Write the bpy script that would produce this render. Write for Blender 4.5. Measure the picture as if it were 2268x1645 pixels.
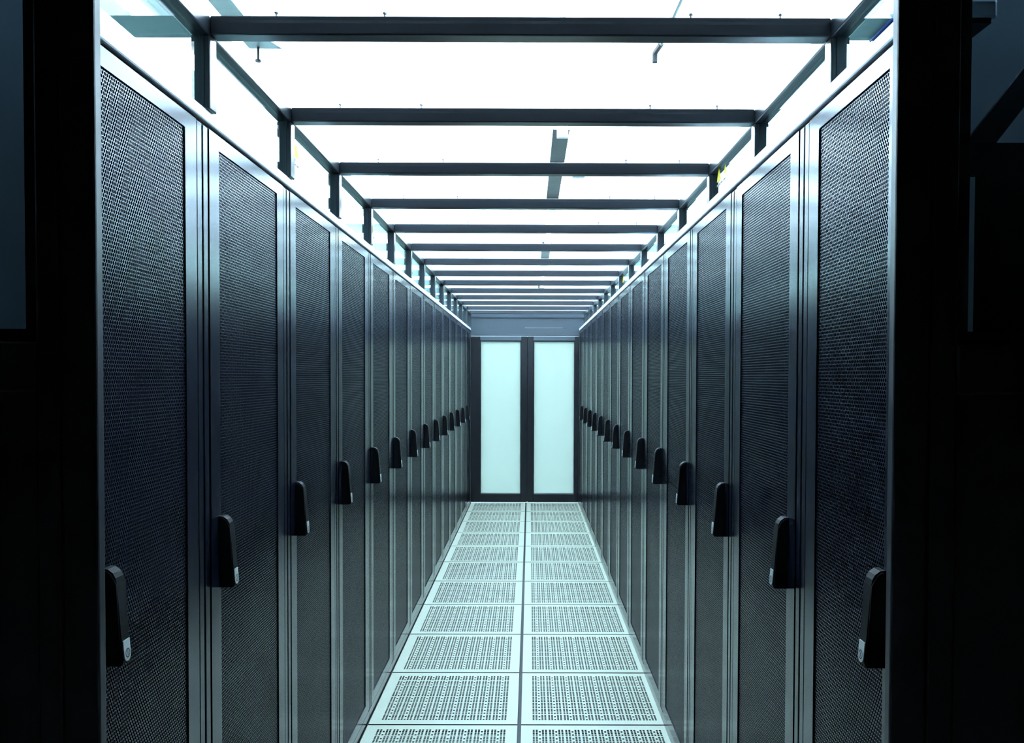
import bpy, bmesh, math
from mathutils import Vector, Matrix

# ------------------------------------------------------------------ scene, camera, light level
scene = bpy.context.scene
for o in list(bpy.data.objects):
    bpy.data.objects.remove(o)
COL = scene.collection
PW, PH, F = 2268.0, 1645.0, 1858.0            # frame and focal length in pixels

cam_data = bpy.data.cameras.new('camera')
cam = bpy.data.objects.new('camera', cam_data)
COL.objects.link(cam)
yaw, pitch, roll = -0.0025, -0.0230, 0.0029
fw = Vector((-math.sin(yaw) * math.cos(pitch), math.cos(yaw) * math.cos(pitch), math.sin(pitch)))
rt = Vector((math.cos(yaw), math.sin(yaw), 0))
up = rt.cross(fw)
r2 = math.cos(roll) * rt + math.sin(roll) * up
u2 = -math.sin(roll) * rt + math.cos(roll) * up
m = Matrix((r2, u2, -fw)).transposed().to_4x4()
m.translation = Vector((0.0399, 0.0, 1.4642))
cam.matrix_world = m
cam_data.sensor_fit = 'HORIZONTAL'
cam_data.sensor_width = 36.0
cam_data.lens = 36.0 * F / PW
cam_data.shift_x = -43.8 / PW
cam_data.shift_y = 54.8 / PW
cam_data.clip_start = 0.02
cam_data.clip_end = 100
scene.camera = cam

vs = scene.view_settings
vs.view_transform = 'Standard'
vs.look = 'None'
vs.exposure = 0.0
vs.gamma = 1.0
vs.use_curve_mapping = False
world = bpy.data.worlds.new('world')
scene.world = world
world.use_nodes = True
world.node_tree.nodes['Background'].inputs[0].default_value = (0, 0, 0, 1)

CEILING_FILL_W = 560.0                             # added ceiling fill, per two-metre luminaire
TUBE_L = 60.0                                 # radiance of the lit tubes
LAMP_COL = (0.60, 0.79, 1.0)

# ------------------------------------------------------------------ materials
def new_mat(name):
    mt = bpy.data.materials.new(name)
    mt.use_nodes = True
    nt = mt.node_tree
    b = nt.nodes.get('Principled BSDF')
    return mt, nt, b

def pmat(name, col, rough=0.5, metal=0.0, spec=0.5, noise=0.0, nscale=8.0, bump=0.0, bscale=200.0, rvar=0.0, stint=None):
    mt, nt, b = new_mat(name)
    b.inputs['Roughness'].default_value = rough
    b.inputs['Metallic'].default_value = metal
    b.inputs['Specular IOR Level'].default_value = spec
    if stint:
        b.inputs['Specular Tint'].default_value = (*stint, 1)
    tc = nt.nodes.new('ShaderNodeTexCoord')
    n = nt.nodes.new('ShaderNodeTexNoise')
    n.inputs['Scale'].default_value = nscale
    n.inputs['Detail'].default_value = 4
    nt.links.new(tc.outputs['Object'], n.inputs['Vector'])
    mr = nt.nodes.new('ShaderNodeMapRange')
    mr.inputs['To Min'].default_value = 1 - noise
    mr.inputs['To Max'].default_value = 1 + noise
    nt.links.new(n.outputs['Fac'], mr.inputs['Value'])
    mul = nt.nodes.new('ShaderNodeVectorMath')
    mul.operation = 'SCALE'
    mul.inputs[0].default_value = col
    nt.links.new(mr.outputs[0], mul.inputs['Scale'])
    nt.links.new(mul.outputs[0], b.inputs['Base Color'])
    if rvar:
        m2 = nt.nodes.new('ShaderNodeMapRange')
        m2.inputs['To Min'].default_value = max(0.02, rough - rvar)
        m2.inputs['To Max'].default_value = rough + rvar
        nt.links.new(n.outputs['Fac'], m2.inputs['Value'])
        nt.links.new(m2.outputs[0], b.inputs['Roughness'])
    if bump:
        n2 = nt.nodes.new('ShaderNodeTexNoise')
        n2.inputs['Scale'].default_value = bscale
        nt.links.new(tc.outputs['Object'], n2.inputs['Vector'])
        bp = nt.nodes.new('ShaderNodeBump')
        bp.inputs['Strength'].default_value = bump
        bp.inputs['Distance'].default_value = 0.002
        nt.links.new(n2.outputs['Fac'], bp.inputs['Height'])
        nt.links.new(bp.outputs[0], b.inputs['Normal'])
    return mt

def perforated_mat(name, pitch=0.0075, rad=0.40):
    """Dark painted sheet with staggered round holes, in object metres (y along the row, z up)."""
    mt, nt, b = new_mat(name)
    L = nt.links.new
    def M(op, a, c=None):
        nd = nt.nodes.new('ShaderNodeMath')
        nd.operation = op
        for i, v in enumerate((a, c)):
            if v is None:
                continue
            if isinstance(v, (int, float)):
                nd.inputs[i].default_value = v
            else:
                L(v, nd.inputs[i])
        return nd.outputs[0]
    tc = nt.nodes.new('ShaderNodeTexCoord')
    sp = nt.nodes.new('ShaderNodeSeparateXYZ')
    L(tc.outputs['Object'], sp.inputs[0])
    v = M('DIVIDE', M('ADD', sp.outputs['Z'], 10.0), pitch * 0.866)
    row = M('FLOOR', v)
    u = M('ADD', M('DIVIDE', M('ADD', sp.outputs['Y'], 10.0), pitch), M('MULTIPLY', M('MODULO', row, 2.0), 0.5))
    du = M('SUBTRACT', M('FRACT', u), 0.5)
    dv = M('MULTIPLY', M('SUBTRACT', M('FRACT', v), 0.5), 0.866)
    d = M('SQRT', M('ADD', M('MULTIPLY', du, du), M('MULTIPLY', dv, dv)))
    hole = M('LESS_THAN', d, rad)
    b.inputs['Base Color'].default_value = (0.0065, 0.0085, 0.016, 1)
    b.inputs['Specular IOR Level'].default_value = 0.36
    b.inputs['Roughness'].default_value = 0.27
    b.inputs['Specular Tint'].default_value = (0.72, 0.79, 1.0, 1)
    df = nt.nodes.new('ShaderNodeBsdfDiffuse')
    df.inputs[0].default_value = (0.002, 0.0025, 0.004, 1)
    mx = nt.nodes.new('ShaderNodeMixShader')
    L(hole, mx.inputs[0])
    L(b.outputs[0], mx.inputs[1])
    L(df.outputs[0], mx.inputs[2])
    L(mx.outputs[0], nt.nodes['Material Output'].inputs[0])
    return mt

def glass_mat(name, tint, gloss_rough=0.02, graze=0.96):
    """Thin pane: tinted see-through sheet with a Fresnel reflection."""
    mt, nt, b = new_mat(name)
    nt.nodes.remove(b)
    out = nt.nodes['Material Output']
    tr = nt.nodes.new('ShaderNodeBsdfTransparent')
    tr.inputs[0].default_value = (*tint, 1)
    gl = nt.nodes.new('ShaderNodeBsdfGlossy')
    gl.inputs['Color'].default_value = (1, 1, 1, 1)
    gl.inputs['Roughness'].default_value = gloss_rough
    lw = nt.nodes.new('ShaderNodeLayerWeight')
    lw.inputs['Blend'].default_value = 0.5
    pw = nt.nodes.new('ShaderNodeMath')
    pw.operation = 'POWER'
    pw.inputs[1].default_value = 5.0
    nt.links.new(lw.outputs['Facing'], pw.inputs[0])
    ma = nt.nodes.new('ShaderNodeMath')
    ma.operation = 'MULTIPLY_ADD'
    ma.inputs[1].default_value = graze
    ma.inputs[2].default_value = 0.04
    nt.links.new(pw.outputs[0], ma.inputs[0])
    mx = nt.nodes.new('ShaderNodeMixShader')
    nt.links.new(ma.outputs[0], mx.inputs[0])
    nt.links.new(tr.outputs[0], mx.inputs[1])
    nt.links.new(gl.outputs[0], mx.inputs[2])
    nt.links.new(mx.outputs[0], out.inputs[0])
    return mt

def frosted_mat(name, tint):
    """Pane with a milky film: scatters the light of the hall behind it, with a soft surface sheen."""
    mt, nt, b = new_mat(name)
    nt.nodes.remove(b)
    tl = nt.nodes.new('ShaderNodeBsdfTranslucent')
    tl.inputs[0].default_value = (*tint, 1)
    df = nt.nodes.new('ShaderNodeBsdfDiffuse')
    df.inputs[0].default_value = (*[0.5 * c for c in tint], 1)
    gl = nt.nodes.new('ShaderNodeBsdfGlossy')
    gl.inputs['Roughness'].default_value = 0.1
    m1 = nt.nodes.new('ShaderNodeAddShader')
    m2 = nt.nodes.new('ShaderNodeMixShader')
    m2.inputs[0].default_value = 0.04
    nt.links.new(tl.outputs[0], m1.inputs[0])
    nt.links.new(df.outputs[0], m1.inputs[1])
    nt.links.new(m1.outputs[0], m2.inputs[1])
    nt.links.new(gl.outputs[0], m2.inputs[2])
    nt.links.new(m2.outputs[0], nt.nodes['Material Output'].inputs[0])
    return mt

def emit_mat(name, col, strength):
    mt, nt, b = new_mat(name)
    nt.nodes.remove(b)
    e = nt.nodes.new('ShaderNodeEmission')
    e.inputs[0].default_value = (*col, 1)
    e.inputs[1].default_value = strength
    nt.links.new(e.outputs[0], nt.nodes['Material Output'].inputs[0])
    return mt

M_RACK = pmat('rack_paint', (0.004, 0.0052, 0.010), 0.205, 0, 0.52, 0.10, 6, stint=(0.72, 0.79, 1.0))
M_BODY = pmat('rack_body_black', (0.006, 0.007, 0.009), 0.6, 0, 0.3, 0.1)
M_PERF = perforated_mat('perforated_door_sheet')
M_HAND = pmat('handle_black_plastic', (0.003, 0.0034, 0.004), 0.55, 0, 0.08, 0.1)
M_LOCK = pmat('lock_zinc', (0.50, 0.54, 0.52), 0.45, 0.3, 0.5, 0.08, 60)
M_LOCKD = pmat('lock_keyway', (0.03, 0.035, 0.04), 0.5)
M_FRAME = pmat('frame_black_steel', (0.018, 0.022, 0.029), 0.28, 0, 0.5, 0.12, 7)
M_CHAN = pmat('channel_brushed_metal', (0.74, 0.78, 0.84), 0.35, 0.3, 0.5, 0.15, 14)
M_TILE = pmat('floor_tile_laminate', (0.54, 0.60, 0.50), 0.42, 0, 0.4, 0.035, 3.5)
M_TILES = pmat('tile_steel_edge', (0.03, 0.036, 0.045), 0.6)
M_PIT = pmat('plenum_dark', (0.015, 0.018, 0.022), 0.9)
M_SLAB = pmat('room_floor_grey', (0.30, 0.33, 0.34), 0.5, 0, 0.4, 0.06)
M_CEIL = pmat('ceiling_white', (0.84, 0.87, 0.86), 0.8, 0, 0.2, 0.015, 2)
M_WALL = pmat('wall_white', (0.78, 0.86, 0.84), 0.8, 0, 0.2, 0.02, 2)
M_LBLOCK = pmat('light_block_dark', (0.03, 0.033, 0.038), 0.8, 0, 0.2, 0.05)
M_DOORB = pmat('entrance_black', (0.014, 0.016, 0.020), 0.4, 0, 0.4, 0.1)
M_DOORF = pmat('end_door_black', (0.006, 0.007, 0.010), 0.4, 0, 0.3, 0.1)
M_HEAD = pmat('header_panel_grey', (0.045, 0.057, 0.072), 0.3, 0, 0.5, 0.08, 3)
M_GROOF = glass_mat('roof_glass', (0.97, 0.99, 0.985), graze=0.12)
M_GSIDE = glass_mat('side_glass', (0.68, 0.84, 0.82))
M_GEND = frosted_mat('end_door_frosted_glass', (0.135, 0.155, 0.132))
M_GENT = glass_mat('entrance_glass', (0.62, 0.74, 0.80))
M_ENDP = pmat('rack_side_grey', (0.26, 0.29, 0.31), 0.5, 0, 0.4, 0.06)
M_TRUNK = pmat('trunking_grey', (0.04, 0.045, 0.05), 0.6, 0.0, 0.1, 0.1)
M_HOUS = pmat('luminaire_white', (0.75, 0.78, 0.78), 0.4)
M_TUBE = emit_mat('lit_tube', (0.86, 0.97, 1.0), TUBE_L)
M_YEL = pmat('sticker_yellow', (0.45, 0.36, 0.008), 0.6, 0, 0.2)
M_INK = pmat('sticker_ink', (0.01, 0.01, 0.012), 0.6)
M_GALV = pmat('galvanised_strut', (0.22, 0.30, 0.29), 0.45, 0.4, 0.5, 0.15, 30)
M_SCREW = pmat('zinc_screw', (0.30, 0.32, 0.34), 0.35, 0.8)
M_GREEN = pmat('detector_green', (0.16, 0.30, 0.22), 0.5)

# ------------------------------------------------------------------ mesh helpers
def add_box(bm, x0, x1, y0, y1, z0, z1, mi=0, bev=0.0):
    vs_ = [bm.verts.new((x, y, z)) for z in (z0, z1) for y in (y0, y1) for x in (x0, x1)]
    quads = ((0, 2, 3, 1), (4, 5, 7, 6), (0, 1, 5, 4), (2, 6, 7, 3), (0, 4, 6, 2), (1, 3, 7, 5))
    fs = []
    for q in quads:
        f = bm.faces.new([vs_[i] for i in q])
        f.material_index = mi
        fs.append(f)
    if bev > 0:
        es = list({e for f in fs for e in f.edges})
        bmesh.ops.bevel(bm, geom=es, offset=bev, segments=2, profile=0.5, affect='EDGES', material=-1)
    return bm

def add_prism(bm, pts, axis, a, b, mi=0):
    """Extrude a 2D outline along an axis from a to b. axis 'y': pts are (x,z); 'x': (y,z); 'z': (x,y)."""
    def P(p, t):
        return {'y': (p[0], t, p[1]), 'x': (t, p[0], p[1]), 'z': (p[0], p[1], t)}[axis]
    v0 = [bm.verts.new(P(p, a)) for p in pts]
    v1 = [bm.verts.new(P(p, b)) for p in pts]
    n = len(pts)
    fs = [bm.faces.new(v0), bm.faces.new(list(reversed(v1)))]
    for i in range(n):
        fs.append(bm.faces.new((v0[i], v1[i], v1[(i + 1) % n], v0[(i + 1) % n])))
    for f in fs:
        f.material_index = mi
    return fs

def add_cyl(bm, p0, p1, r, n=10, mi=0, r1=None):
    p0, p1 = Vector(p0), Vector(p1)
    d = (p1 - p0).normalized()
    a = d.orthogonal().normalized()
    b = d.cross(a)
    r1 = r if r1 is None else r1
    c0 = [bm.verts.new(p0 + r * (math.cos(t) * a + math.sin(t) * b)) for t in [2 * math.pi * i / n for i in range(n)]]
    c1 = [bm.verts.new(p1 + r1 * (math.cos(t) * a + math.sin(t) * b)) for t in [2 * math.pi * i / n for i in range(n)]]
    fs = [bm.faces.new(list(reversed(c0))), bm.faces.new(c1)]
    for i in range(n):
        fs.append(bm.faces.new((c0[i], c0[(i + 1) % n], c1[(i + 1) % n], c1[i])))
    for f in fs:
        f.material_index = mi
    return fs

def finish(name, bm, mats):
    bmesh.ops.recalc_face_normals(bm, faces=bm.faces)
    me = bpy.data.meshes.new(name)
    bm.to_mesh(me)
    bm.free()
    for mt in (mats if isinstance(mats, (list, tuple)) else [mats]):
        me.materials.append(mt)
    return me

def link(name, me, parent=None, loc=(0, 0, 0)):
    o = bpy.data.objects.new(name, me)
    COL.objects.link(o)
    o.location = loc
    if parent is not None:
        o.parent = parent
    return o

def box(name, mat, dims, parent=None, loc=(0, 0, 0), bev=0.0):
    bm = bmesh.new()
    add_box(bm, *dims, bev=bev)
    return link(name, finish(name, bm, mat), parent, loc)

def boxes(name, mats, lst, parent=None, loc=(0, 0, 0)):
    bm = bmesh.new()
    for d in lst:
        add_box(bm, *d)
    return link(name, finish(name, bm, mats), parent, loc)

def empty(name, loc=(0, 0, 0), label=None, cat=None, group=None, kind=None):
    o = bpy.data.objects.new(name, None)
    o.empty_display_size = 0.1
    COL.objects.link(o)
    o.location = loc
    tag(o, label, cat, group, kind)
    return o

def tag(o, label=None, cat=None, group=None, kind=None):
    for k, v in (('label', label), ('category', cat), ('group', group), ('kind', kind)):
        if v:
            o[k] = v
    return o

def copy_tree(o, parent=None):
    c = o.copy()
    COL.objects.link(c)
    c.parent = parent
    for ch in o.children:
        copy_tree(ch, c)
    return c

# ------------------------------------------------------------------ main dimensions (metres)
XL, XR = -0.639, 0.608          # faces of the two rack rows
SEAM1 = 1.752                   # first joint between racks
RACK_W = 0.600
NARROW = 0.505
RACK_H = 1.990
BEAM1 = 1.7807
ZB, BT = 2.1813, 0.040          # underside and thickness of roof beams
BL, BR = -0.6345, 0.6725        # inner faces of the posts
Y_ENT = 1.190                   # entrance partition, front face
ENT_T = 0.060
Y_END = 9.720                   # end wall with the double doors
TILE_D, TILE_W = 0.622, 0.640
TILE_Y0 = 3.500 - 3 * TILE_D
ROOM_X, ROOM_Y, ROOM_Z = 4.2, 16.0, 4.3

# ------------------------------------------------------------------ setting: room shell
floor = boxes('floor', M_SLAB, [
    (-ROOM_X, -0.652, -3.0, ROOM_Y, -0.30, 0.0),
    (0.652, ROOM_X, -3.0, ROOM_Y, -0.30, 0.0),
    (-0.652, 0.652, -3.0, TILE_Y0 - 0.008, -0.30, 0.0),
    (-0.652, 0.652, Y_END + 0.012, ROOM_Y, -0.30, 0.0)])
tag(floor, kind='structure')
pit = box('plenum_bed', M_PIT, (-0.652, 0.652, TILE_Y0 - 0.008, Y_END + 0.012, -0.30, -0.20), floor)

ceil = box('ceiling', M_CEIL, (-ROOM_X, ROOM_X, Y_ENT, ROOM_Y, ROOM_Z, ROOM_Z + 0.1))
tag(ceil, kind='structure')
wl = box('wall_left', M_WALL, (-ROOM_X - 0.1, -ROOM_X, Y_ENT, ROOM_Y, 0.0, ROOM_Z))
tag(wl, kind='structure')
wr = box('wall_right', M_WALL, (ROOM_X, ROOM_X + 0.1, Y_ENT, ROOM_Y, 0.0, ROOM_Z))
tag(wr, kind='structure')
wb = box('wall_back', M_WALL, (-ROOM_X, ROOM_X, ROOM_Y, ROOM_Y + 0.1, 0.0, ROOM_Z))
tag(wb, kind='structure')

# unseen dark box around the camera, added to keep the entrance frames dark
lblock = boxes('wall_light_block', M_LBLOCK, [
    (-ROOM_X - 0.1, -ROOM_X, -3.0, Y_ENT, 0.0, 2.7), (ROOM_X, ROOM_X + 0.1, -3.0, Y_ENT, 0.0, 2.7),
    (-ROOM_X, ROOM_X, -3.1, -3.0, 0.0, 2.7), (-ROOM_X, ROOM_X, -3.0, Y_ENT, 2.7, 2.8)])
tag(lblock, kind='structure')

# entrance partition: solid parts around the opening and its two glazed leaves
JL, JR = -0.573, 0.557
OUTL, OUTR = -1.16, 1.15
wf = boxes('wall_entrance', M_DOORB, [
    (-ROOM_X, OUTL, Y_ENT, Y_ENT + ENT_T, 0.0, ROOM_Z),
    (OUTR, ROOM_X, Y_ENT, Y_ENT + ENT_T, 0.0, ROOM_Z),
    (OUTL, OUTR, Y_ENT, Y_ENT + ENT_T, 2.12, ROOM_Z)])
tag(wf, kind='structure')

def entrance_leaf(name, s, xj, xs, xg, xo, label):
    """s=-1 left of the opening, +1 right. xj: jamb edge, xs: groove, xg: glass edge, xo: outer edge."""
    e = empty(name, (0.5 * (xj + xo), Y_ENT, 0), label, kind='structure')
    ox, oy = e.location.x, Y_ENT
    def B(nm, mat, a, b, y0, y1, z0, z1, bev=0.0, par=e):
        x0, x1 = min(a, b) - ox, max(a, b) - ox
        return box(nm, mat, (x0, x1, y0, y1, z0, z1), par, bev=bev)
    g = 0.006 * s
    B('jamb', M_DOORB, xj, xs - g * 0.4, 0.0, 0.020, 0.0, 2.118, 0.003)
    B('groove_seal', M_BODY, xs - g * 0.4, xs + g * 0.6, 0.012, 0.055, 0.0, 2.118)
    B('stile', M_DOORB, xs + g * 0.6, xg - 0.018 * s, 0.006, 0.050, 0.004, 2.116, 0.003)
    B('stile', M_DOORB, xo - 0.055 * s, xo, 0.006, 0.050, 0.004, 2.116, 0.003)
    B('glazing_bead', M_DOORB, xg - 0.017 * s, xg, 0.014, 0.044, 1.530, 2.06)
    B('rail', M_DOORB, xg - 0.018 * s, xo - 0.055 * s, 0.006, 0.050, 1.441, 1.512, 0.003)
    B('glazing_bead', M_DOORB, xg - 0.018 * s, xo - 0.055 * s, 0.014, 0.044, 1.513, 1.531)
    B('rail', M_DOORB, xg - 0.018 * s, xo - 0.055 * s, 0.006, 0.050, 2.06, 2.116, 0.003)
    B('lower_panel', M_DOORB, xg - 0.012 * s, xo - 0.060 * s, 0.016, 0.044, 0.058, 1.441)
    B('kick_rail', M_DOORB, xg - 0.018 * s, xo - 0.055 * s, 0.006, 0.050, 0.004, 0.058)
    B('glass_pane', M_GENT, xg, xo - 0.056 * s, 0.026, 0.032, 1.531, 2.060)
    return e

entrance_leaf('door_1', -1, JL, -0.626, -0.681, OUTL,
              'black entrance door leaf with tall window, at the left edge of the picture')
entrance_leaf('door_2', 1, JR, 0.609, 0.668, OUTR,
              'black entrance door leaf with tall window, at the right edge of the picture')

# ------------------------------------------------------------------ perforated floor tiles
def tile_mesh():
    g = 0.010
    hw, d0, d1 = TILE_W, 0.0, TILE_D
    x0, x1 = 0.008, hw - 0.004
    y0, y1 = d0 + g * 0.6, d1 - g * 0.6
    gp, cp, hwid = 0.0675, 0.0127, 0.0080
    span = 7 * gp + 4 * cp + hwid
    mx = 0.5 * (x0 + x1) - span / 2
    xs = [x0]
    hole_x = []
    for gi in range(8):
        for ci in range(5):
            a = mx + gi * gp + ci * cp
            hole_x.append((len(xs), ci))
            xs += [a, a + hwid]
    xs.append(x1)
    bp, rp, hl = 0.0668, 0.0152, 0.0122
    spany = 7 * bp + 3 * rp + hl
    my = 0.5 * (y0 + y1) - spany / 2
    ys = [y0]
    hole_y = []
    for bi in range(8):
        for ri in range(4):
            a = my + bi * bp + ri * rp
            hole_y.append((len(ys), ri))
            ys += [a, a + hl]
    ys.append(y1)
    skip = set()
    for i, ci in hole_x:
        for j, rj in hole_y:
            if ci != 2 or rj in (0, 2):
                skip.add((i, j))
    nx, ny = len(xs), len(ys)
    verts = [(x, y, 0.0) for y in ys for x in xs]
    faces, mats = [], []
    for j in range(ny - 1):
        for i in range(nx - 1):
            if (i, j) in skip:
                continue
            faces.append((j * nx + i, j * nx + i + 1, (j + 1) * nx + i + 1, (j + 1) * nx + i))
            mats.append(0)
    # folded steel edge under the sheet
    n0 = len(verts)
    ring = [(x0, y0), (x1, y0), (x1, y1), (x0, y1)]
    verts += [(x, y, 0.0) for x, y in ring] + [(x, y, -0.035) for x, y in ring]
    for k in range(4):
        faces.append((n0 + k, n0 + 4 + k, n0 + 4 + (k + 1) % 4, n0 + (k + 1) % 4))
        mats.append(1)
    me = bpy.data.meshes.new('floor_tile')
    me.from_pydata(verts, [], faces)
    me.materials.append(M_TILE)
    me.materials.append(M_TILES)
    me.polygons.foreach_set('material_index', mats)
    me.update()
    return me

TM = tile_mesh()
bmt = bmesh.new()
bmt.from_mesh(TM)
for v in bmt.verts:
    v.co.x = -v.co.x
bmesh.ops.reverse_faces(bmt, faces=bmt.faces)
TM2 = bpy.data.meshes.new('floor_tile')
bmt.to_mesh(TM2)
bmt.free()
TM2.materials.append(M_TILE)
TM2.materials.append(M_TILES)
for r in range(13):
    yy = TILE_Y0 + r * TILE_D
    for side, me in ((-1, TM2), (1, TM)):
        link('floor_tile', me, floor, (0.0, yy, 0.0))
boxes('pedestal_rail', M_TILES, [(-0.02, 0.02, TILE_Y0, Y_END, -0.2, -0.04)], floor)

# ------------------------------------------------------------------ server racks
def make_rack(side, width):
    """Local frame: origin at the near end of the rack foot, face in the plane x=0, body behind it.
    side -1: left row (looks towards +x); side +1: right row (looks towards -x)."""
    s = -side                                # direction the door faces
    root = bpy.data.objects.new('server_rack', None)
    root.empty_display_size = 0.1
    COL.objects.link(root)
    def B(nm, mat, a, b, y0, y1, z0, z1, par=root, bev=0.0):
        x0, x1 = min(a * s, b * s), max(a * s, b * s)
        return box(nm, mat, (x0, x1, y0, y1, z0, z1), par, bev=bev)
    w = width
    if w < 0.55:                             # bay left open to let in ceiling light: only a back plate behind the door
        bm = bmesh.new()
        a, b = sorted((-0.034 * s, -0.026 * s))
        add_box(bm, a, b, 0.002, w - 0.002, 0.0, RACK_H)
        a, b = sorted((-1.08 * s, -0.034 * s))
        add_box(bm, a, b, 0.300, w - 0.002, 0.0, RACK_H)
        link('body', finish('body', bm, M_BODY), root)
    else:
        B('body', M_BODY, -1.08, -0.026, 0.002, w - 0.002, 0.0, RACK_H)
    # corner posts of the cabinet either side of the door
    B('frame_post', M_RACK, -0.026, -0.001, 0.0035, 0.0285, 0.045, RACK_H - 0.004, bev=0.002)
    B('frame_post', M_RACK, -0.026, -0.001, w - 0.0285, w - 0.0035, 0.045, RACK_H - 0.004, bev=0.002)
    B('plinth', M_RACK, -0.026, -0.002, 0.002, w - 0.002, 0.0, 0.040)
    # door: frame with an opening
    ya, yb, za, zb = 0.0345, w - 0.0345, 0.046, RACK_H - 0.004
    bw, bt, bb = 0.055, 0.032, 0.045
    bm = bmesh.new()
    xa, xb = sorted((-0.022 * s, 0.0))
    outer = [(ya, za), (yb, za), (yb, zb), (ya, zb)]
    inner = [(ya + bw, za + bb), (yb - bw, za + bb), (yb - bw, zb - bt), (ya + bw, zb - bt)]
    rings = {}
    for x in (xa, xb):
        rings[x] = ([bm.verts.new((x, *p)) for p in outer], [bm.verts.new((x, *p)) for p in inner])
    for k in range(4):
        k2 = (k + 1) % 4
        for x in (xa, xb):
            o_, i_ = rings[x]
            bm.faces.new((o_[k], o_[k2], i_[k2], i_[k]))
        bm.faces.new((rings[xa][0][k], rings[xa][0][k2], rings[xb][0][k2], rings[xb][0][k]))
        bm.faces.new((rings[xa][1][k], rings[xa][1][k2], rings[xb][1][k2], rings[xb][1][k]))
    door = link('door', finish('door', bm, M_RACK), root)
    B('perforated_sheet', M_PERF, -0.008, -0.003, ya + bw, yb - bw, za + bb, zb - bt, door)
    # swing handle: wedge that stands out further at its foot, on the near edge of the door
    hy0, hy1 = 0.080, 0.112
    bm = bmesh.new()
    prof = [(0.0, 1.000), (0.026, 1.000), (0.0305, 1.003), (0.032, 1.009), (0.0225, 1.132), (0.0205, 1.142),
            (0.016, 1.150), (0.008, 1.156), (0.0, 1.157)]
    add_prism(bm, [(p[0] * s, p[1]) for p in prof], 'y', hy0, hy1)
    bmesh.ops.bevel(bm, geom=[e for e in bm.edges if abs(e.verts[0].co.y - e.verts[1].co.y) < 1e-5],
                    offset=0.003, segments=2, affect='EDGES')
    handle = link('handle', finish('handle', bm, M_HAND), root)
    # lock at the foot of the handle: plate with rounded foot, ring and keyway
    bm = bmesh.new()
    lc = 0.5 * (hy0 + hy1)
    hw = 0.0105
    pts = [(lc - hw, 1.040), (lc + hw, 1.040)] + [
        (lc + hw * math.cos(t), 1.0165 + hw * math.sin(t)) for t in [-math.pi * i / 8 for i in range(9)]]
    def xface(z):
        return 0.032 - (z - 1.009) * (0.0095 / 0.123)
    def face_pts(pp, lift):
        return [bm.verts.new(((xface(z) + lift) * s, y, z)) for y, z in pp]
    a_, b_ = face_pts(pts, -0.001), face_pts(pts, 0.0012)
    bm.faces.new(b_)
    for i in range(len(pts)):
        bm.faces.new((a_[i], a_[(i + 1) % len(pts)], b_[(i + 1) % len(pts)], b_[i]))
    zc = 1.0185
    ringo = [(lc + 0.0078 * math.cos(t), zc + 0.0078 * math.sin(t)) for t in [2 * math.pi * i / 14 for i in range(14)]]
    ringi = [(lc + 0.0055 * math.cos(t), zc + 0.0055 * math.sin(t)) for t in [2 * math.pi * i / 14 for i in range(14)]]
    A, Bv = face_pts(ringo, 0.0016), face_pts(ringi, 0.0016)
    for i in range(14):
        f = bm.faces.new((A[i], A[(i + 1) % 14], Bv[(i + 1) % 14], Bv[i]))
        f.material_index = 1
    f = bm.faces.new(face_pts([(lc - 0.0012, zc - 0.004), (lc + 0.0012, zc - 0.004), (lc + 0.0012, zc + 0.004), (lc - 0.0012, zc + 0.004)], 0.0018))
    f.material_index = 1
    link('lock', finish('lock', bm, [M_LOCK, M_LOCKD]), handle)
    return root

near_racks = {}
ORD = ['first', 'second', 'third', 'fourth', 'fifth', 'sixth', 'seventh', 'eighth', 'ninth', 'tenth',
       'eleventh', 'twelfth', 'thirteenth', 'fourteenth']
for side, xf, row in ((-1, XL, 'left'), (1, XR, 'right')):
    proto = None
    for k in range(14):
        if k == 0:
            r = make_rack(side, NARROW)
            r.location = (xf, SEAM1 - NARROW, 0)
            near_racks[side] = r
        else:
            if proto is None:
                proto = r = make_rack(side, RACK_W)
            else:
                r = copy_tree(proto)
            r.location = (xf, SEAM1 + (k - 1) * RACK_W, 0)
        if k == 0:
            lab = 'dark server rack nearest the entrance in the %s row, narrow perforated door' % row
        elif k == 13:
            lab = 'last dark server rack of the %s row, right before the glass end doors' % row
        else:
            lab = '%s dark server rack from the entrance in the %s row, perforated door' % (ORD[k], row)
        tag(r, lab, 'server rack', 'server racks lining the aisle')
        if k == 3:
            s = -side
            x0, x1 = sorted((0.0002 * s, 0.0012 * s))
            box('door_slot', M_BODY, (x0, x1, 0.098, 0.104, 0.085, 0.165), r)

# filler panels between the last racks and the end wall
ZF = SEAM1 + 13 * RACK_W
for side, xf, row in ((-1, XL, 'left'), (1, XR, 'right')):
    e = empty('filler_panel', (xf, ZF, 0), 'narrow black filler panel between %s rack row and end wall' % row, 'panel')
    s = -side
    a = sorted((-1.08 * s, -0.010 * s))
    box('panel_box', M_BODY, (a[0], a[1], 0.002, Y_END - ZF - 0.002, 0.0, RACK_H), e)
    a = sorted((-0.010 * s, 0.0))
    box('panel_face', M_DOORF, (a[0], a[1], 0.004, Y_END - ZF - 0.004, 0.003, RACK_H - 0.004), e, bev=0.002)

# ------------------------------------------------------------------ containment roof frame with glass
fr = empty('containment_frame', (0, BEAM1, RACK_H),
           'black steel roof frame with glass panes bridging the aisle between the racks', 'roof frame')
FO = Vector(fr.location)
def FB(nm, mat, x0, x1, y0, y1, z0, z1, par=fr, bev=0.0):
    return box(nm, mat, (x0 - FO.x, x1 - FO.x, y0 - FO.y, y1 - FO.y, z0 - FO.z, z1 - FO.z), par, bev=bev)
PT = 0.040
ROOF_Y0 = Y_ENT + ENT_T + 0.004
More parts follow.
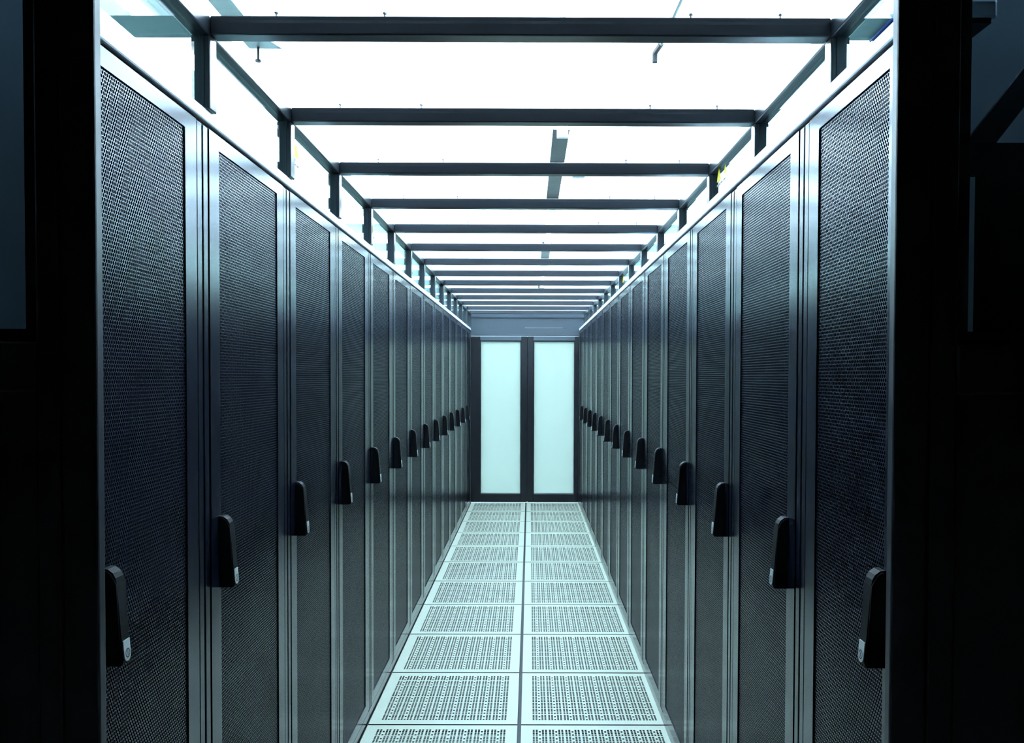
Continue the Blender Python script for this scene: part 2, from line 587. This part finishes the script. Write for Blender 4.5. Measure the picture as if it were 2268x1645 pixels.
# base channels on top of the rack rows
FB('base_channel', M_CHAN, BL - PT - 0.03, XL - 0.002, ROOF_Y0, Y_END - 0.002, RACK_H + 0.008, RACK_H + 0.036, bev=0.004)
FB('base_channel', M_CHAN, XR + 0.002, BR + PT + 0.02, ROOF_Y0, Y_END - 0.002, RACK_H + 0.008, RACK_H + 0.036, bev=0.004)
FB('channel_gasket', M_BODY, BL - PT - 0.02, XL - 0.012, ROOF_Y0, Y_END - 0.002, RACK_H, RACK_H + 0.008)
FB('channel_gasket', M_BODY, XR + 0.012, BR + PT + 0.01, ROOF_Y0, Y_END - 0.002, RACK_H, RACK_H + 0.008)
ZP0 = RACK_H + 0.036
# continuous side rails
FB('side_rail', M_FRAME, BL - PT, BL, ROOF_Y0, Y_END - 0.002, ZB, ZB + BT, bev=0.003)
FB('side_rail', M_FRAME, BR, BR + PT, ROOF_Y0, Y_END - 0.002, ZB, ZB + BT, bev=0.003)
bm = bmesh.new()
add_box(bm, BL + 0.0005, BR - 0.0005, 0, PT, 0, BT, bev=0.003)
beam_me = finish('cross_beam', bm, M_FRAME)
bm = bmesh.new()
add_box(bm, 0, PT, 0, PT, ZP0, ZB, bev=0.003)
add_box(bm, 0.012, PT - 0.012, -0.002, 0.0, ZP0, ZB)
post_me = finish('post', bm, M_FRAME)
bm = bmesh.new()
add_cyl(bm, (0, 0, 0), (0, 0, 0.012), 0.0022, 6)
add_cyl(bm, (0, 0, 0.012), (0, 0, 0.015), 0.005, 6)
screw_me = finish('screw', bm, M_SCREW)
NB = 14
beams = []
for k in range(NB):
    y = BEAM1 + 0.6 * k
    if y + PT > Y_END:
        break
    b = link('cross_beam', beam_me, fr, (0 - FO.x, y - FO.y, ZB - FO.z))
    beams.append(y)
    for sx in (-0.50, -0.27, 0.38, 0.57):
        link('screw', screw_me, b, (sx, PT * 0.5, BT))
    link('post', post_me, fr, (BL - PT - FO.x, y - FO.y, -FO.z))
    link('post', post_me, fr, (BR - FO.x, y - FO.y, -FO.z))
# panes
edges = [ROOF_Y0 - PT] + beams + [Y_END - 0.003]
side_panes = {}
for k in range(len(edges) - 1):
    y0, y1 = edges[k] + PT + 0.001, edges[k + 1] - 0.001
    if y1 - y0 < 0.05:
        continue
    FB('roof_pane', M_GROOF, BL + 0.001, BR - 0.001, y0, y1, ZB + 0.024, ZB + 0.030)
    side_panes[(-1, k)] = FB('side_pane', M_GSIDE, BL - 0.023, BL - 0.017, y0, y1, ZP0 + 0.001, ZB - 0.001)
    side_panes[(1, k)] = FB('side_pane', M_GSIDE, BR + 0.017, BR + 0.023, y0, y1, ZP0 + 0.001, ZB - 0.001)

def sticker(side, k, yc, zc, wid, big):
    """Yellow warning triangle with lines of dark print, stuck on the inner face of a side pane."""
    pane = side_panes[(side, k)]
    x = (BL - 0.0165) if side < 0 else (BR + 0.0165)
    bm = bmesh.new()
    h = wid * 0.8
    def q(y0, y1, z0, z1, mi):
        xa, xb = sorted((x - FO.x, x - FO.x - side * 0.0006))
        add_box(bm, xa, xb, y0 - FO.y, y1 - FO.y, z0 - FO.z, z1 - FO.z, mi)
    xa, xb = sorted((x - FO.x, x - FO.x - side * 0.0008))
    add_prism(bm, [(yc - wid / 2 - FO.y, zc - FO.z), (yc + wid / 2 - FO.y, zc - FO.z), (yc - FO.y, zc + h - FO.z)],
              'x', xa, xb, 0)
    if big:
        add_prism(bm, [(yc - 1.9 * wid - FO.y, zc - FO.z + .004), (yc - 1.2 * wid - FO.y, zc - FO.z + .004), (yc - 1.55 * wid - FO.y, zc + .7 * h - FO.z)],
                  'x', xa, xb, 0)
        for row, segs in ((-0.016, ((0.5, 0.2), (0.0, -0.25), (-0.4, -0.9), (-1.1, -1.6))),
                          (-0.060, ((0.5, 0.15), (0.0, -0.2), (-0.5, -0.9), (-1.0, -1.2)))):
            for a, b in segs:
                y0, y1 = sorted((yc + a * wid, yc + b * wid))
                q(y0, y1, zc + row, zc + row + 0.007, 1)
    else:
        q(yc - 0.3 * wid, yc - 0.1 * wid, zc - 0.014, zc - 0.003, 1)
        q(yc - 0.45 * wid, yc + 0.1 * wid, zc - 0.026, zc - 0.020, 1)
        q(yc + 0.2 * wid, yc + 0.45 * wid, zc - 0.026, zc - 0.020, 1)
    me = finish('warning_sticker', bm, [M_YEL, M_INK])
    o = link('warning_sticker', me, pane)
    o['label'] = 'yellow warning triangle sticker with small dark print'

sticker(-1, 2, 2.49, 2.108, 0.056, False)
sticker(-1, 4, 3.70, 2.100, 0.066, False)
sticker(-1, 6, 4.92, 2.095, 0.072, False)
sticker(1, 2, 2.90, 2.140, 0.060, True)
sticker(1, 7, 5.86, 2.125, 0.055, False)

# ------------------------------------------------------------------ end wall with glass double doors
DC = 0.014
wallend = boxes('wall_end', M_DOORF, [
    (-1.75, -0.672, Y_END, Y_END + 0.08, 0.0, 2.215), (0.700, 1.75, Y_END, Y_END + 0.08, 0.0, 2.215)])
tag(wallend, kind='structure')
hd = empty('header_panel', (DC, Y_END, 1.935), 'grey sheet metal header panel above the end doors', 'panel')
def HB(nm, mat, x0, x1, y0, y1, z0, z1, par=hd, bev=0.0):
    L_ = hd.location
    return box(nm, mat, (x0 - L_.x, x1 - L_.x, y0, y1, z0 - L_.z, z1 - L_.z), par, bev=bev)
HB('panel_sheet', M_HEAD, -0.640, 0.668, 0.012, 0.070, 1.953, 2.150)
HB('panel_frame', M_HEAD, -0.670, -0.640, 0.0, 0.075, 1.937, 2.215, bev=0.002)
HB('panel_frame', M_HEAD, 0.668, 0.698, 0.0, 0.075, 1.937, 2.215, bev=0.002)
HB('panel_frame', M_HEAD, -0.640, 0.668, 0.004, 0.075, 2.150, 2.215)
HB('panel_frame', M_HEAD, -0.640, 0.668, 0.004, 0.075, 1.937, 1.952)
HB('edge_strip', M_SCREW, -0.02, 0.42, 0.008, 0.012, 2.030, 2.034)

def end_leaf(name, x0, x1, gx0, gx1, label):
    e = empty(name, (0.5 * (x0 + x1), Y_END, 0), label, kind='structure')
    ox = e.location.x
    def B(nm, mat, a, b, y0, y1, z0, z1, bev=0.0):
        return box(nm, mat, (a - ox, b - ox, y0, y1, z0, z1), e, bev=bev)
    g0, g1 = 0.115, 1.872
    top = 1.933
    B('stile', M_DOORF, x0, gx0 - 0.008, 0.0, 0.045, 0.010, top, 0.002)
    B('stile', M_DOORF, gx1 + 0.008, x1, 0.0, 0.045, 0.010, top, 0.002)
    B('rail', M_DOORF, gx0 - 0.008, gx1 + 0.008, 0.0, 0.045, 0.010, g0 - 0.012, 0.002)
    B('rail', M_HEAD, gx0 - 0.008, gx1 + 0.008, 0.0, 0.045, g1 + 0.012, top, 0.002)
    B('glazing_bead', M_DOORF, gx0 - 0.008, gx0, 0.006, 0.040, g0 - 0.012, g1 + 0.012)
    B('glazing_bead', M_DOORF, gx1, gx1 + 0.008, 0.006, 0.040, g0 - 0.012, g1 + 0.012)
    B('glazing_bead', M_SCREW, gx0, gx1, 0.006, 0.040, g0 - 0.012, g0)
    B('glazing_bead', M_DOORF, gx0, gx1, 0.006, 0.040, g1, g1 + 0.012)
    bm = bmesh.new()
    add_box(bm, gx0 - ox, gx1 - ox, 0.018, 0.026, g0, g1, 1)
    for f in bm.faces:                       # milky film on the aisle side of a clear pane
        if all(abs(v.co.y - 0.018) < 1e-5 for v in f.verts):
            f.material_index = 0
    link('glass_pane', finish('glass_pane', bm, [M_GEND, M_GROOF]), e)
    return e

end_leaf('door_3', -0.668, DC - 0.002, -0.525, -0.068, 'left leaf of the black framed glass end doors')
box('meeting_strip', M_BODY, (0.030, 0.050, 0.046, 0.056, 0.012, 1.93), bpy.data.objects['door_3'], (0.3, 0, 0))
end_leaf('door_4', DC + 0.002, 0.696, 0.092, 0.553, 'right leaf of the black framed glass end doors')

# ------------------------------------------------------------------ lights and things above the glass roof
TZ = 2.95
def make_luminaire():
    root = bpy.data.objects.new('luminaire', None)
    root.empty_display_size = 0.1
    COL.objects.link(root)
    box('housing', M_HOUS, (-0.055, 0.055, 0.0, 2.0, 0.004, 0.055), root, bev=0.004)
    bm = bmesh.new()
    add_cyl(bm, (0, 0.04, -0.020), (0, 1.96, -0.020), 0.026, 12)
    link('tube', finish('tube', bm, M_TUBE), root)
    for yy in (0.0, 1.96):
        box('end_cap', M_HOUS, (-0.034, 0.034, yy, yy + 0.04, -0.048, 0.004), root, bev=0.003)
    bm = bmesh.new()
    for sx in (-1, 1):
        add_box(bm, min(sx * 0.055, sx * 0.115), max(sx * 0.055, sx * 0.115), 1.86, 1.872, 0.010, 0.022)
        add_cyl(bm, (sx * 0.115, 1.86, 0.016), (sx * 0.115, 1.875, 0.016), 0.022, 10)
    link('bracket', finish('bracket', bm, M_SCREW), root)
    ld = bpy.data.lights.new('ceiling_fill', 'AREA')  # added area light aimed up, brightens the ceiling evenly
    ld.shape = 'RECTANGLE'
    ld.size = 0.10
    ld.size_y = 1.95
    ld.energy = CEILING_FILL_W
    ld.color = LAMP_COL
    lo = bpy.data.objects.new('ceiling_fill', ld)
    COL.objects.link(lo)
    lo.parent = root
    lo.location = (0, 1.0, 0.112)
    lo.rotation_euler = (math.pi, 0, 0)
    return root

lum = make_luminaire()
first = True
rows = ((0.233, 'over the aisle', (3.10, 7.30, 11.60)),
        (-2.60, 'over the left side of the hall, unseen and added to light the ceiling', (1.8, 4.4, 7.0, 9.6, 12.2)),  # both side rows are out of view, added to even out the ceiling light
        (3.05, 'over the right side of the hall, unseen and added to light the ceiling', (1.8, 4.4, 7.0, 9.6, 12.2)))
for x, where, ys in rows:
    t = empty('light_trunking', (x, 1.35, TZ), 'long grey lighting trunk hanging %s' % where, 'trunking',
              'lighting trunks under the ceiling')
    box('trunk_body', M_TRUNK, (-0.05, 0.05, 0.0, 14.2, 0.062, 0.104), t)
    box('trunk_cover', M_TRUNK, (-0.052, 0.052, 0.0, 14.2, 0.056, 0.062), t)
    for yy in (1.0, 4.0, 7.0, 10.0, 13.0):
        bm = bmesh.new()
        add_cyl(bm, (0, yy, 0.10), (0, yy, ROOM_Z - TZ), 0.004, 6)
        link('hanger_rod', finish('hanger_rod', bm, M_SCREW), t)
    for i, y in enumerate(ys):
        r = lum if first else copy_tree(lum)
        first = False
        r.location = (x, y, TZ)
        tag(r, '%s lit tube lamp on the trunk %s' % (ORD[i], where), 'lamp', 'tube lamps under the ceiling')

# galvanised strut with bracket, upper left behind the first beam
st = empty('ceiling_strut', (-1.150, 2.3, 2.90), 'short galvanised strut with hanging hook, seen through roof at upper left', 'bracket')
bm = bmesh.new()
add_box(bm, -0.045, -0.040, 0.0, 1.42, 0.0, 0.04)
add_box(bm, 0.040, 0.045, 0.0, 1.42, 0.0, 0.04)
add_box(bm, -0.040, 0.040, 0.0, 1.42, 0.0, 0.004)
link('channel', finish('channel', bm, M_GALV), st)
bm = bmesh.new()
add_cyl(bm, (0.0, 1.40, 0.02), (0.0, 1.40, -0.055), 0.006, 8)
add_cyl(bm, (0.0, 1.40, -0.055), (0.0, 1.40, -0.064), 0.013, 8)
link('hook', finish('hook', bm, M_BODY), st)
bm = bmesh.new()
for yy in (0.1, 1.2):
    add_cyl(bm, (0.0, yy, 0.04), (0.0, yy, ROOM_Z - 2.90), 0.005, 6)
link('hanger_rod', finish('hanger_rod', bm, M_SCREW), st)
bm = bmesh.new()
add_prism(bm, [(0.045, 1.25), (0.10, 1.42), (0.045, 1.42)], 'z', 0.0, 0.006)
link('end_plate', finish('end_plate', bm, M_GALV), st)

# conduit drop, upper right
cd = empty('conduit', (0.63, 2.75, 2.92), 'thin grey conduit with bent end, seen through roof at upper right', 'conduit')
bm = bmesh.new()
add_cyl(bm, (0, 0, 0), (-0.02, 0.95, 0), 0.009, 8)
link('pipe', finish('pipe', bm, M_GALV), cd)
bm = bmesh.new()
add_cyl(bm, (-0.02, 0.95, 0), (-0.035, 1.03, -0.008), 0.012, 8)
add_cyl(bm, (-0.035, 1.03, -0.008), (-0.035, 1.03, -0.050), 0.012, 8)
link('elbow', finish('elbow', bm, M_TRUNK), cd)
bm = bmesh.new()
add_cyl(bm, (0.0, 0.1, 0.0), (0.0, 0.1, ROOM_Z - 2.92), 0.004, 6)
link('hanger_rod', finish('hanger_rod', bm, M_SCREW), cd)

# small box beside the trunk
db = empty('detector_box', (0.385, 6.02, 2.90), 'small pale green detector box hanging beside the lighting trunk', 'detector')
box('case', M_GREEN, (-0.035, 0.035, 0.0, 0.06, 0.0, 0.045), db, bev=0.004)
box('flange', M_HOUS, (-0.045, 0.045, -0.004, 0.064, -0.006, 0.0), db)
bm = bmesh.new()
add_cyl(bm, (0.0, 0.03, 0.045), (0.0, 0.03, ROOM_Z - 2.90), 0.004, 6)
link('stem', finish('stem', bm, M_SCREW), db)

# braced end frame of the right rack row, behind the right entrance window
ef = near_racks[1]                      # parts of the rack nearest the entrance in the right row
ex, ey = XR, SEAM1 - NARROW
def EB(nm, mat, x0, x1, z0, z1, y0=0.010, y1=0.026):
    return box(nm, mat, (x0 - ex, x1 - ex, y0, y1, z0, z1), ef)
EB('end_upright', M_BODY, 0.643, 0.672, 0.0, 1.985)
EB('end_rail', M_BODY, 0.672, 1.60, 1.768, 1.815)
EB('end_blank', M_BODY, 0.712, 1.60, 0.0, 1.768)
bm = bmesh.new()
add_prism(bm, [(0.690 - ex, 1.815), (0.735 - ex, 1.815), (0.865 - ex, 1.985), (0.820 - ex, 1.985)], 'y', 0.012, 0.022)
link('end_brace', finish('end_brace', bm, M_TRUNK), ef)
EB('end_upright', M_BODY, 1.60, 1.64, 0.0, 1.985)
# side sheets at both row ends, raised above the racks to block the bright ceiling
for xa, xb, nm in ((XL - 1.07, XL - 0.12, 'left'), (XR + 0.12, XR + 1.07, 'right')):
    e = empty('side_sheet', (0.5 * (xa + xb), SEAM1 - NARROW + 0.297, 0), 'grey side sheet closing the entrance end of the %s rack row, raised to block the bright ceiling' % nm, 'panel')
    w = (xb - xa) / 2
    box('sheet', M_ENDP, (-w, w, 0.0, 0.0025, 0.02, 2.30), e)
    box('edge_fold', M_ENDP, (-w, w, -0.012, 0.0025, 0.0, 0.020), e)

# ------------------------------------------------------------------ cable trays over the rack rows near the entrance
M_TRAY = pmat('tray_grey', (0.42, 0.47, 0.48), 0.55, 0.1, 0.4, 0.12, 9)
M_BLUE = pmat('cable_blue', (0.03, 0.07, 0.42), 0.5)
for x0, x1, nm in ((-1.29, -1.035, 'left'), (1.05, 1.235, 'right')):
    t = empty('cable_tray', (0.5 * (x0 + x1), 1.30, 2.60), 'short grey cable tray above the %s rack row by the entrance' % nm, 'cable tray',
              'cable trays over the racks')
    w = 0.5 * (x1 - x0)
    box('tray_bed', M_TRAY, (-w, w, 0.0, 1.55, 0.0, 0.004), t)
    box('tray_side', M_TRAY, (-w, -w + 0.003, 0.0, 1.55, 0.004, 0.06), t)
    box('tray_side', M_TRAY, (w - 0.003, w, 0.0, 1.55, 0.004, 0.06), t)
    bm = bmesh.new()
    for yy in (0.15, 1.35):
        for sx in (-w + 0.008, w - 0.008):
            add_cyl(bm, (sx, yy, 0.004), (sx, yy, ROOM_Z - 2.60), 0.004, 6)
    link('hanger_rod', finish('hanger_rod', bm, M_SCREW), t)
for i in range(4):
    bm = bmesh.new()
    x = 1.178 + i * 0.0105
    pts = [(x, 1.31, 2.594), (x + 0.004, 1.9, 2.593), (x - 0.003, 2.5, 2.594), (x + 0.002, 2.84, 2.594)]
    for a, b in zip(pts[:-1], pts[1:]):
        add_cyl(bm, a, b, 0.0045, 6)
    o = link('data_cable', finish('data_cable', bm, M_BLUE))
    tag(o, '%s of the four thin blue cables under the right cable tray' % ('leftmost', 'second from left', 'second from right', 'rightmost')[i], 'cable', 'blue cables under the right tray')
